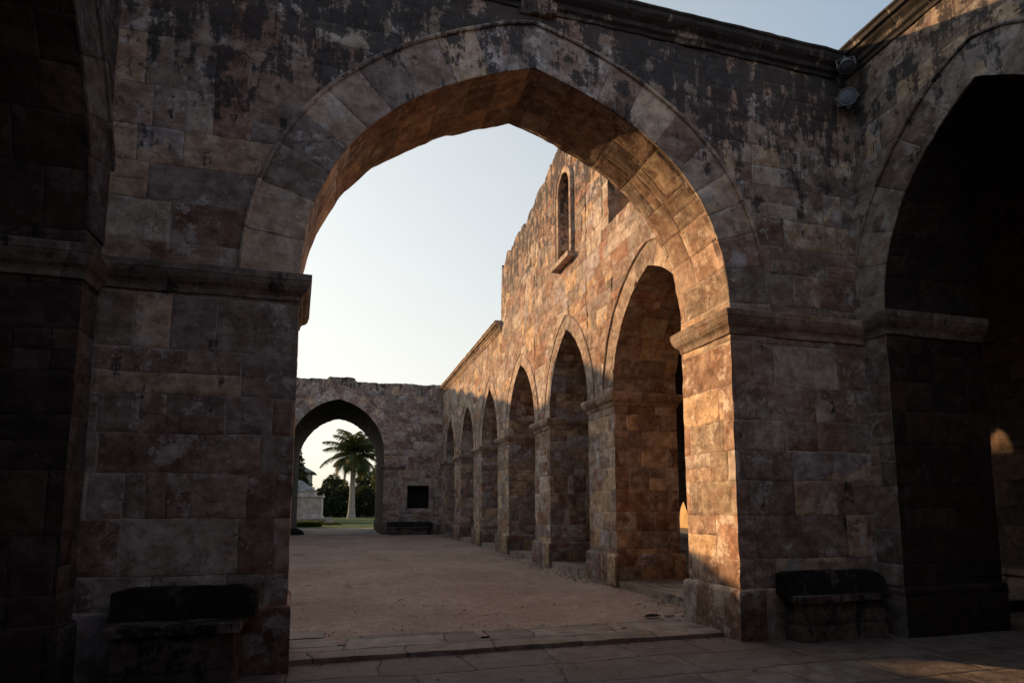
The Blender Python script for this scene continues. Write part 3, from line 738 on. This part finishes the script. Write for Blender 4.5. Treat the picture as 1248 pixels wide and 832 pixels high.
# ------------------------------------------------------------------ 9. small litter on the threshold
mb = MB(); n = 9
lx, ly = 4.30, 8.02
mb.grid(lambda i, j: (lx + .26 * (i / n - .5) * (1 + .3 * mn.noise(Vector((i, j, 5)))), ly + .10 * (j / n - .5) + .05 * mn.noise(Vector((i * .5, j * .5, 1))),
        .015 + .045 * max(0, 1 - ((i / n - .5) ** 2 + (j / n - .5) ** 2) * 4) * (.6 + mn.noise(Vector((i * .8, j * .8, 3))))), n, n, smooth=True)
tag(mb.build('rag', M['rag']), 'small dark crumpled rag lying on the courtyard earth by the right pier', 'rag')
mb = MB(); mb.box(4.48, 4.60, 7.93, 7.99, .0, .03, (2, 2, 1)); tag(mb.build('stone_chip', M['slab'], rough=.015, freq=14), 'small pale chip of stone beside the dark rag', 'stone')

# ------------------------------------------------------------------ 10. the garden beyond
def leaves(mb, centres, n, size, seed, flat=.5):
    rnd = random.Random(seed)
    tot = sum(c[1][0] * c[1][1] * c[1][2] for c in centres) ** 1.0
    for (cx, cy, cz), (rx, ry, rz) in centres:
        k = int(n * (rx * ry * rz) / tot)
        for _ in range(k):
            while True:
                d = Vector((rnd.uniform(-1, 1), rnd.uniform(-1, 1), rnd.uniform(-1, 1)))
                if .05 < d.length < 1: break
            d = d.normalized() * (d.length ** .45)
            p = Vector((cx + d.x * rx, cy + d.y * ry, cz + d.z * rz)) + mn.noise_vector(Vector((cx + d.x * rx, cy + d.y * ry, cz + d.z * rz)) * 1.5) * .35 * min(rx, rz) * .5
            if p.z < 0.02: continue
            a = Vector((rnd.gauss(0, 1), rnd.gauss(0, 1), rnd.gauss(0, .6))).normalized()
            b = a.cross(Vector((rnd.gauss(0, 1), rnd.gauss(0, 1), rnd.gauss(0, 1)))).normalized()
            s = size * rnd.uniform(.6, 1.3)
            mb.face([p - a * s, p + b * s * .45, p + a * s, p - b * s * .45])

def shrub(loc, blobs, n, size, label, seed, mat='leaf', group='dark bushes behind the lawn'):
    t = empty('bush', loc, label, 'bush', group)
    mb = MB(); leaves(mb, [((loc[0] + c[0], loc[1] + c[1], loc[2] + c[2]), r) for c, r in blobs], n, size, seed); mb.build('foliage', M[mat], t, weld=False)
    mb = MB()
    for k in range(3):
        x = loc[0] + (k - 1) * .5
        mb.grid(lambda i, j: (x + (.07 - .02 * j) * math.cos(i * math.pi / 3) + .15 * j * (k - 1), loc[1] + (.07 - .02 * j) * math.sin(i * math.pi / 3), loc[2] - .1 + j * .6), 6, 2, smooth=True)
    mb.build('stem', M['bark'], t)

def tree(name, loc, height, blobs, n, size, label, seed, mat='leaf2', r0=.25, group='trees beyond the garden'):
    t = empty(name, loc, label, 'tree', group)
    mb = MB(); x, y, z = loc
    mb.grid(lambda i, j: (x + r0 * (1 - .65 * j / 8) * math.cos(i * math.pi / 5) + .12 * math.sin(j), y + r0 * (1 - .65 * j / 8) * math.sin(i * math.pi / 5), z - .1 + height * .75 * j / 8), 10, 8, smooth=True)
    rnd = random.Random(seed + 1)
    for c, r in blobs:
        a = Vector((x, y, z + height * rnd.uniform(.3, .6))); b = Vector((x + c[0], y + c[1], z + c[2]))
        d = (b - a); sd = d.cross(Vector((0, 0, 1))).normalized(); up_ = sd.cross(d).normalized()
        mb.grid(lambda i, j: a + d * (j / 4) + (sd * math.cos(i * math.pi / 3) + up_ * math.sin(i * math.pi / 3)) * r0 * .4 * (1 - .7 * j / 4), 6, 4, smooth=True)
    mb.build('trunk', M['bark'], t)
    mb = MB(); leaves(mb, [((x + c[0], y + c[1], z + c[2]), r) for c, r in blobs], n, size, seed); mb.build('crown', M[mat], t, weld=False)

def palm(loc, trunk_h, label, seed=3, R=3.8):
    rnd = random.Random(seed); t = empty('palm_tree', loc, label, 'palm tree'); x, y, z = loc
    mb = MB(); n = 90
    def rad(f): return .36 - .12 * f + .22 * math.exp(-f * 9) + .02 * math.sin(f * 160) + .02 * mn.noise(Vector((f * 9, 1, 2)))
    mb.grid(lambda i, j: (x + rad(j / n) * math.cos(2 * math.pi * i / 18) + .10 * (j / n) ** 2, y + rad(j / n) * math.sin(2 * math.pi * i / 18), z - .15 + (trunk_h + .15) * j / n), 18, n, smooth=True)
    mb.build('trunk', M['palmtrunk'], t)
    top = Vector((x + .10, y, z + trunk_h))
    for k in range(46):
        az = k * 2.39996 + rnd.uniform(-.45, .45); f = k / 46
        el = math.radians(82 - 118 * f + rnd.uniform(-15, 15)); L = R * rnd.uniform(.72, 1.15) * (1 if f < .8 else .82)
        droop = rnd.uniform(.75, 1.25)
        h = Vector((math.cos(az), math.sin(az), 0)); m = MB(); pts = []; p = top + Vector((0, 0, .7 * (1 - f))); N = 20
        for i in range(N + 1):
            pts.append(p.copy()); e = el - droop * 1.35 * (i / N) ** 1.3
            p = p + (h * math.cos(e) + Vector((0, 0, math.sin(e)))) * (L / N)
        side = h.cross(Vector((0, 0, 1)))
        for i in range(N):
            w0 = .06 * (1 - i / N) + .012; w1 = .06 * (1 - (i + 1) / N) + .012
            m.face([pts[i] - side * w0, pts[i] + side * w0, pts[i + 1] + side * w1, pts[i + 1] - side * w1])
            tg = (pts[i + 1] - pts[i]).normalized()
            if i < 2: continue
            for sd in (-1, 1):
                for q in range(3):
                    b = pts[i].lerp(pts[i + 1], q / 3); ll = 1.2 * math.sin(math.pi * min(1, (i + q / 3) / N * .86 + .14)) ** .6 * rnd.uniform(.8, 1.1)
                    d = (side * sd * .8 + tg * .55 + Vector((0, 0, -.25 + rnd.uniform(-.15, .15)))).normalized()
                    mid_ = b + d * ll * .5; tip = b + d * ll + Vector((0, 0, -.38 * ll)); wv = tg * .036
                    m.face([b - wv, b + wv, mid_ + wv * 1.1, mid_ - wv * 1.1]); m.face([mid_ - wv * 1.1, mid_ + wv * 1.1, tip])
        m.build('frond', M['frond'], t, weld=False)
palm((1.05, 72.0, -.03), 6.9, 'tall feather palm with a pale trunk standing on the lawn, framed by the far archway')

# tomb monument
tm = empty('tomb_monument', (-3.9, 59, -.03), 'pale stone tomb monument with a stepped sloping top on the lawn', 'monument')
tx0, tx1, ty0, ty1 = -6.6, -1.78, 57.5, 62.0
mb = MB(); mb.box(tx0 - .5, tx1 + .45, ty0 - .45, ty1 + .45, -.1, .28, (4, 4, 1)); mb.build('base', M['tomb_dark'], tm, rough=.01)
mb = MB(); mb.box(tx0 - .1, tx1 + .1, ty0 - .1, ty1 + .1, .28, .45); mb.box(tx0, tx1, ty0, ty1, .45, 2.2, (4, 4, 2)); mb.build('body', M['tomb'], tm, rough=.008)
mb = MB()
for k in range(7): mb.box(tx0 + .35 + k * .68, tx0 + .42 + k * .68, ty0 - .03, ty0 + .02, .46, 2.15)
mb.build('pilaster_strip', M['tomb'], tm)
mb = MB(); mb.box(tx0 - .15, tx1 + .15, ty0 - .15, ty1 + .15, 2.2, 2.36); mb.box(tx0 + .35, tx1 - .6, ty0 + .4, ty1 - .4, 2.36, 2.75); mb.build('cornice', M['tomb'], tm)
mb = MB(); a = (tx0 + .2, tx1 - .45, ty0 + .25, ty1 - .25); b = (tx0 + 1.6, tx1 - 1.9, ty0 + 1.7, ty1 - 1.7)
R_ = lambda q, z: [(q[0], q[2], z), (q[1], q[2], z), (q[1], q[3], z), (q[0], q[3], z)]
lo, hi = R_(a, 2.75), R_(b, 3.75)
for i in range(4): mb.face([lo[i], lo[(i + 1) % 4], hi[(i + 1) % 4], hi[i]])
mb.face(hi); mb.face(lo); mb.build('roof', M['tomb_dark'], tm)
mb = MB(); mb.box(-1.35, -.75, 57.6, 58.2, -.05, .38, (2, 2, 2)); tag(mb.build('stone_block', M['tomb'], rough=.03), 'small pale stone block on the lawn just right of the tomb', 'stone')

# house far behind
hs = empty('garden_house', (-9, 92, 0), 'pale plastered house with a hipped grey roof far behind the tomb', 'house')
mb = MB(); mb.box(-16, -4.6, 92, 100, -.1, 6.2); mb.build('wall', M['plaster'], hs)
for k in range(3):
    wx = -6.6 - k * 3.2
    mb = MB(); mb.box(wx - .62, wx + .62, 91.9, 92.02, 2.2, 4.6); fr_ = mb.build('window', M['tomb'], hs)
    mb = MB(); mb.box(wx - .5, wx + .5, 91.85, 91.9, 2.3, 4.5); mb.build('pane', M['glassdark'], fr_)
mb = MB(); a = (-16.7, -3.9, 91.2, 100.8); b = (-13, -7.5, 95.5, 96.5); lo, hi = R_(a, 6.1), R_(b, 8.2)
for i in range(4): mb.face([lo[i], lo[(i + 1) % 4], hi[(i + 1) % 4], hi[i]])
mb.face(hi); mb.face(lo); mb.build('roof', M['roofing'], hs)

LOCS = [(-2.2, 80.5, 4.1, 'dark rounded bush between the tomb and the palm'), (.0, 79, 4.0, 'dark dense bush directly left of the palm trunk'), (2.5, 79.5, 3.9, 'dark dense bush directly right of the palm trunk'),
        (5.0, 80, 4.3, 'dark bush at the right edge of the view through the far arch'), (-4.6, 82, 4.2, 'dark bush behind the tomb monument'), (7.6, 81, 4.0, 'dark bush hidden furthest right in the garden')]
for k, (x, y, h, lab) in enumerate(LOCS):
    bl = [((0, 0, h * .45), (1.7, 1.3, h * .5)), ((-.8, .2, h * .35), (1.2, 1.1, h * .36)), ((.9, -.2, h * .38), (1.2, 1.1, h * .38)), ((.2, 0, h * .8), (.9, .8, h * .24))]
    shrub((x, y, -.03), bl, 5200, .17, lab, 40 + k)
def ball_tree(x, y, H, w, lab, seed, n=5200, mat='leaf2', size=.2, g='trees beyond the garden'):
    rnd = random.Random(seed)
    bl = [((rnd.uniform(-w, w) * .6, rnd.uniform(-w, w) * .5, H * rnd.uniform(.45, .85)), (w * rnd.uniform(.35, .6), w * rnd.uniform(.35, .6), H * rnd.uniform(.10, .2))) for _ in range(9)]
    tree('garden_tree', (x, y, -.03), H, bl, n, size, lab, seed, mat, group=g)
ball_tree(-1.3, 96, 6.6, 2.4, 'yellow-green tree seen just left of the palm crown', 61)
ball_tree(3.8, 98, 7.2, 2.8, 'loose green tree seen right of the palm trunk', 62)
ball_tree(6.8, 95, 9.5, 2.8, 'tall green tree hidden furthest right behind the gatehouse', 64)
# conifer at the left of the arch view
rnd = random.Random(5)
bl = [((rnd.uniform(-.25, .25) * (1 - k / 12), rnd.uniform(-.2, .2), 1.2 + k * .72), (1.75 * (1 - k / 13.5), 1.75 * (1 - k / 13.5), .62)) for k in range(12)]
tree('cypress_tree', (-4.95, 70, -.03), 9.8, bl, 7000, .17, 'dark narrow evergreen tree at the left edge of the far archway', 77, 'leaf', .2)
# low plants in front of the tomb
def tuft(loc, w, h, n, label, seed, mat):
    rnd = random.Random(seed); mb = MB()
    for _ in range(n):
        a = rnd.uniform(0, 6.283); r = w * math.sqrt(rnd.random()); p = Vector((loc[0] + r * math.cos(a), loc[1] + r * .5 * math.sin(a), loc[2]))
        hh = h * rnd.uniform(.5, 1.1); d = Vector((rnd.uniform(-.5, .5), rnd.uniform(-.5, .5), 1)).normalized(); sd = d.cross(Vector((rnd.gauss(0, 1), rnd.gauss(0, 1), .1))).normalized() * .035
        q = p + d * hh * .6; e = q + Vector((d.x * 1.4, d.y * 1.4, .35)) * hh * .4
        mb.face([p - sd, p + sd, q + sd, q - sd]); mb.face([q - sd, q + sd, e])
    tag(mb.build('low_plant', M['herb'], weld=False), label, 'plant')
tuft((-2.35, 46.5, -.05), .95, .62, 1500, 'clump of bright green low leaves on the lawn just beyond the far arch', 5, 'leaf2')
tuft((-.9, 50.5, -.05), .9, .28, 700, 'smaller flat clump of green leaves right of the taller clump on the lawn', 6, 'leaf2')
mb = MB(); n = 14
mb.grid(lambda i, j: (-2.40 + (.52 + .08 * mn.noise(Vector((i * .7, j, 1)))) * math.cos(2 * math.pi * i / n) * math.cos(j * math.pi / 10), 34.2 + .4 * math.sin(2 * math.pi * i / n) * math.cos(j * math.pi / 10), -.02 + .34 * math.sin(j * math.pi / 10) * (1 + .2 * mn.noise(Vector((i * .6, j * .6, 4))))), n, 5)
tag(mb.build('boulder', M['bench_dark'], rough=.02), 'dark rounded boulder at the left foot of the far archway', 'boulder')
# wall added east of the gallery so the slit window shows bright orange
ew = empty('slit_light_wall', (24.5, 52, 0), 'sunlit ochre wall added to fill the slit window with bright colour', 'wall')
mb = MB(); mb.box(24.5, 25.0, 34, 70, -.2, 5.5); mb.build('wall', M['ochre'], ew)

# ------------------------------------------------------------------ light, sky, camera
SA, SB = 1.0, .44                                             # sun stands to the west-north-west, about 17 degrees up
sv = Vector((-SA, 1.0, SB)).normalized()
el = math.asin(sv.z); az = math.atan2(sv.x, sv.y)             # clockwise from +Y
sun = bpy.data.lights.new('sun', 'SUN'); sun.energy = 5.0; sun.angle = math.radians(.55); sun.color = (1.0, .61, .29)
so = bpy.data.objects.new('sun', sun); COL.objects.link(so); so.rotation_mode = 'QUATERNION'; so.rotation_quaternion = sv.to_track_quat('Z', 'Y')
w = bpy.data.worlds.new('World'); scene.world = w; w.use_nodes = True
nt = w.node_tree; bg = nt.nodes['Background']
sky = nt.nodes.new('ShaderNodeTexSky'); sky.sky_type = 'NISHITA'; sky.sun_disc = False
sky.sun_elevation = el; sky.sun_rotation = az; sky.air_density = 1.0; sky.dust_density = 7.0; sky.ozone_density = 1.2; sky.altitude = 600
class WN(NT):
    def __init__(s, tree): s.t = tree
q = WN(nt); dirv = nt.nodes.new('ShaderNodeTexCoord').outputs['Generated']
dt = nt.nodes.new('ShaderNodeVectorMath'); dt.operation = 'DOT_PRODUCT'; nt.links.new(dirv, dt.inputs[0]); dt.inputs[1].default_value = sv
near = q.rng(dt.outputs['Value'], -.25, .85)                    # evening haze: paler and brighter round the sun's side
zz = q.sep(dirv)[2]
low = q.rng(zz, 0.0, .75, 1.0, 0.0)
hs = nt.nodes.new('ShaderNodeHueSaturation'); nt.links.new(sky.outputs[0], hs.inputs['Color'])

q.put(hs.inputs['Saturation'], q.rng(dt.outputs['Value'], -.1, .5, 1.05, .60))
q.put(hs.inputs['Value'], q.math('MULTIPLY_ADD', near, q.math('MULTIPLY_ADD', low, .8, .25), q.math('MULTIPLY', q.rng(dt.outputs['Value'], -.30, .05, .85, 1.25), q.rng(zz, .60, .88, 1.0, .42))))
cl = q.noise(q.vmath('MULTIPLY', dirv, (1.2, 1.2, 5.0)), 1.6, 5, .55, .4)
hz = q.mix(q.math('MULTIPLY', q.rng(cl, .45, .8), .10), hs.outputs[0], q.mix(1.0, hs.outputs[0], (1.5, 1.42, 1.35), 'MULTIPLY'))
hz = q.mix(q.math('MULTIPLY', near, low), hz, q.mix(1.0, hz, (1.07, 1.02, .86), 'MULTIPLY'))
hz = q.mix(q.rng(dt.outputs['Value'], -.22, .02, 1.0, 0.0), hz, q.mix(1.0, hz, (1.42, 1.0, .92), 'MULTIPLY'))   # rosy anti-twilight side
L = q.vmath('MULTIPLY', hz, (.15, .15, .15))                     # dense evening haze: the bright side levels off
dn = q.vmath('ADD', L, (.43, .43, .43))
hz = q.vmath('MULTIPLY', q.vmath('DIVIDE', L, dn), (1.25 / .15, 1.255 / .15, 1.25 / .15))
hz = q.mix(q.math('MULTIPLY', q.rng(zz, .0, .42, 1.0, 0.0), near), q.mix(1.0, hz, (.965, 1.0, 1.0), 'MULTIPLY'), q.mix(1.0, hz, (1.06, 1.02, .93), 'MULTIPLY'))
nt.links.new(hz, bg.inputs[0]); bg.inputs[1].default_value = .15

cam = bpy.data.cameras.new('camera'); co = bpy.data.objects.new('camera', cam); COL.objects.link(co)
co.location = (0, 0, 1.6)
TH = math.atan(83.75 / 739.5); YAW = math.atan(207 / (739.5 / math.cos(TH)))
co.rotation_euler = (math.radians(90) + TH, 0, -YAW)
cam.sensor_width = 36; cam.lens = 739.5 / 1248 * 36; cam.shift_y = (530 - 416) / 1248
cam.clip_start = .05; cam.clip_end = 3000
scene.camera = co
scene.view_settings.view_transform = 'Standard'; scene.view_settings.look = 'None'; scene.view_settings.exposure = 0
scene.cycles.max_bounces = 8; scene.cycles.diffuse_bounces = 5
scene.cycles.use_denoising = True
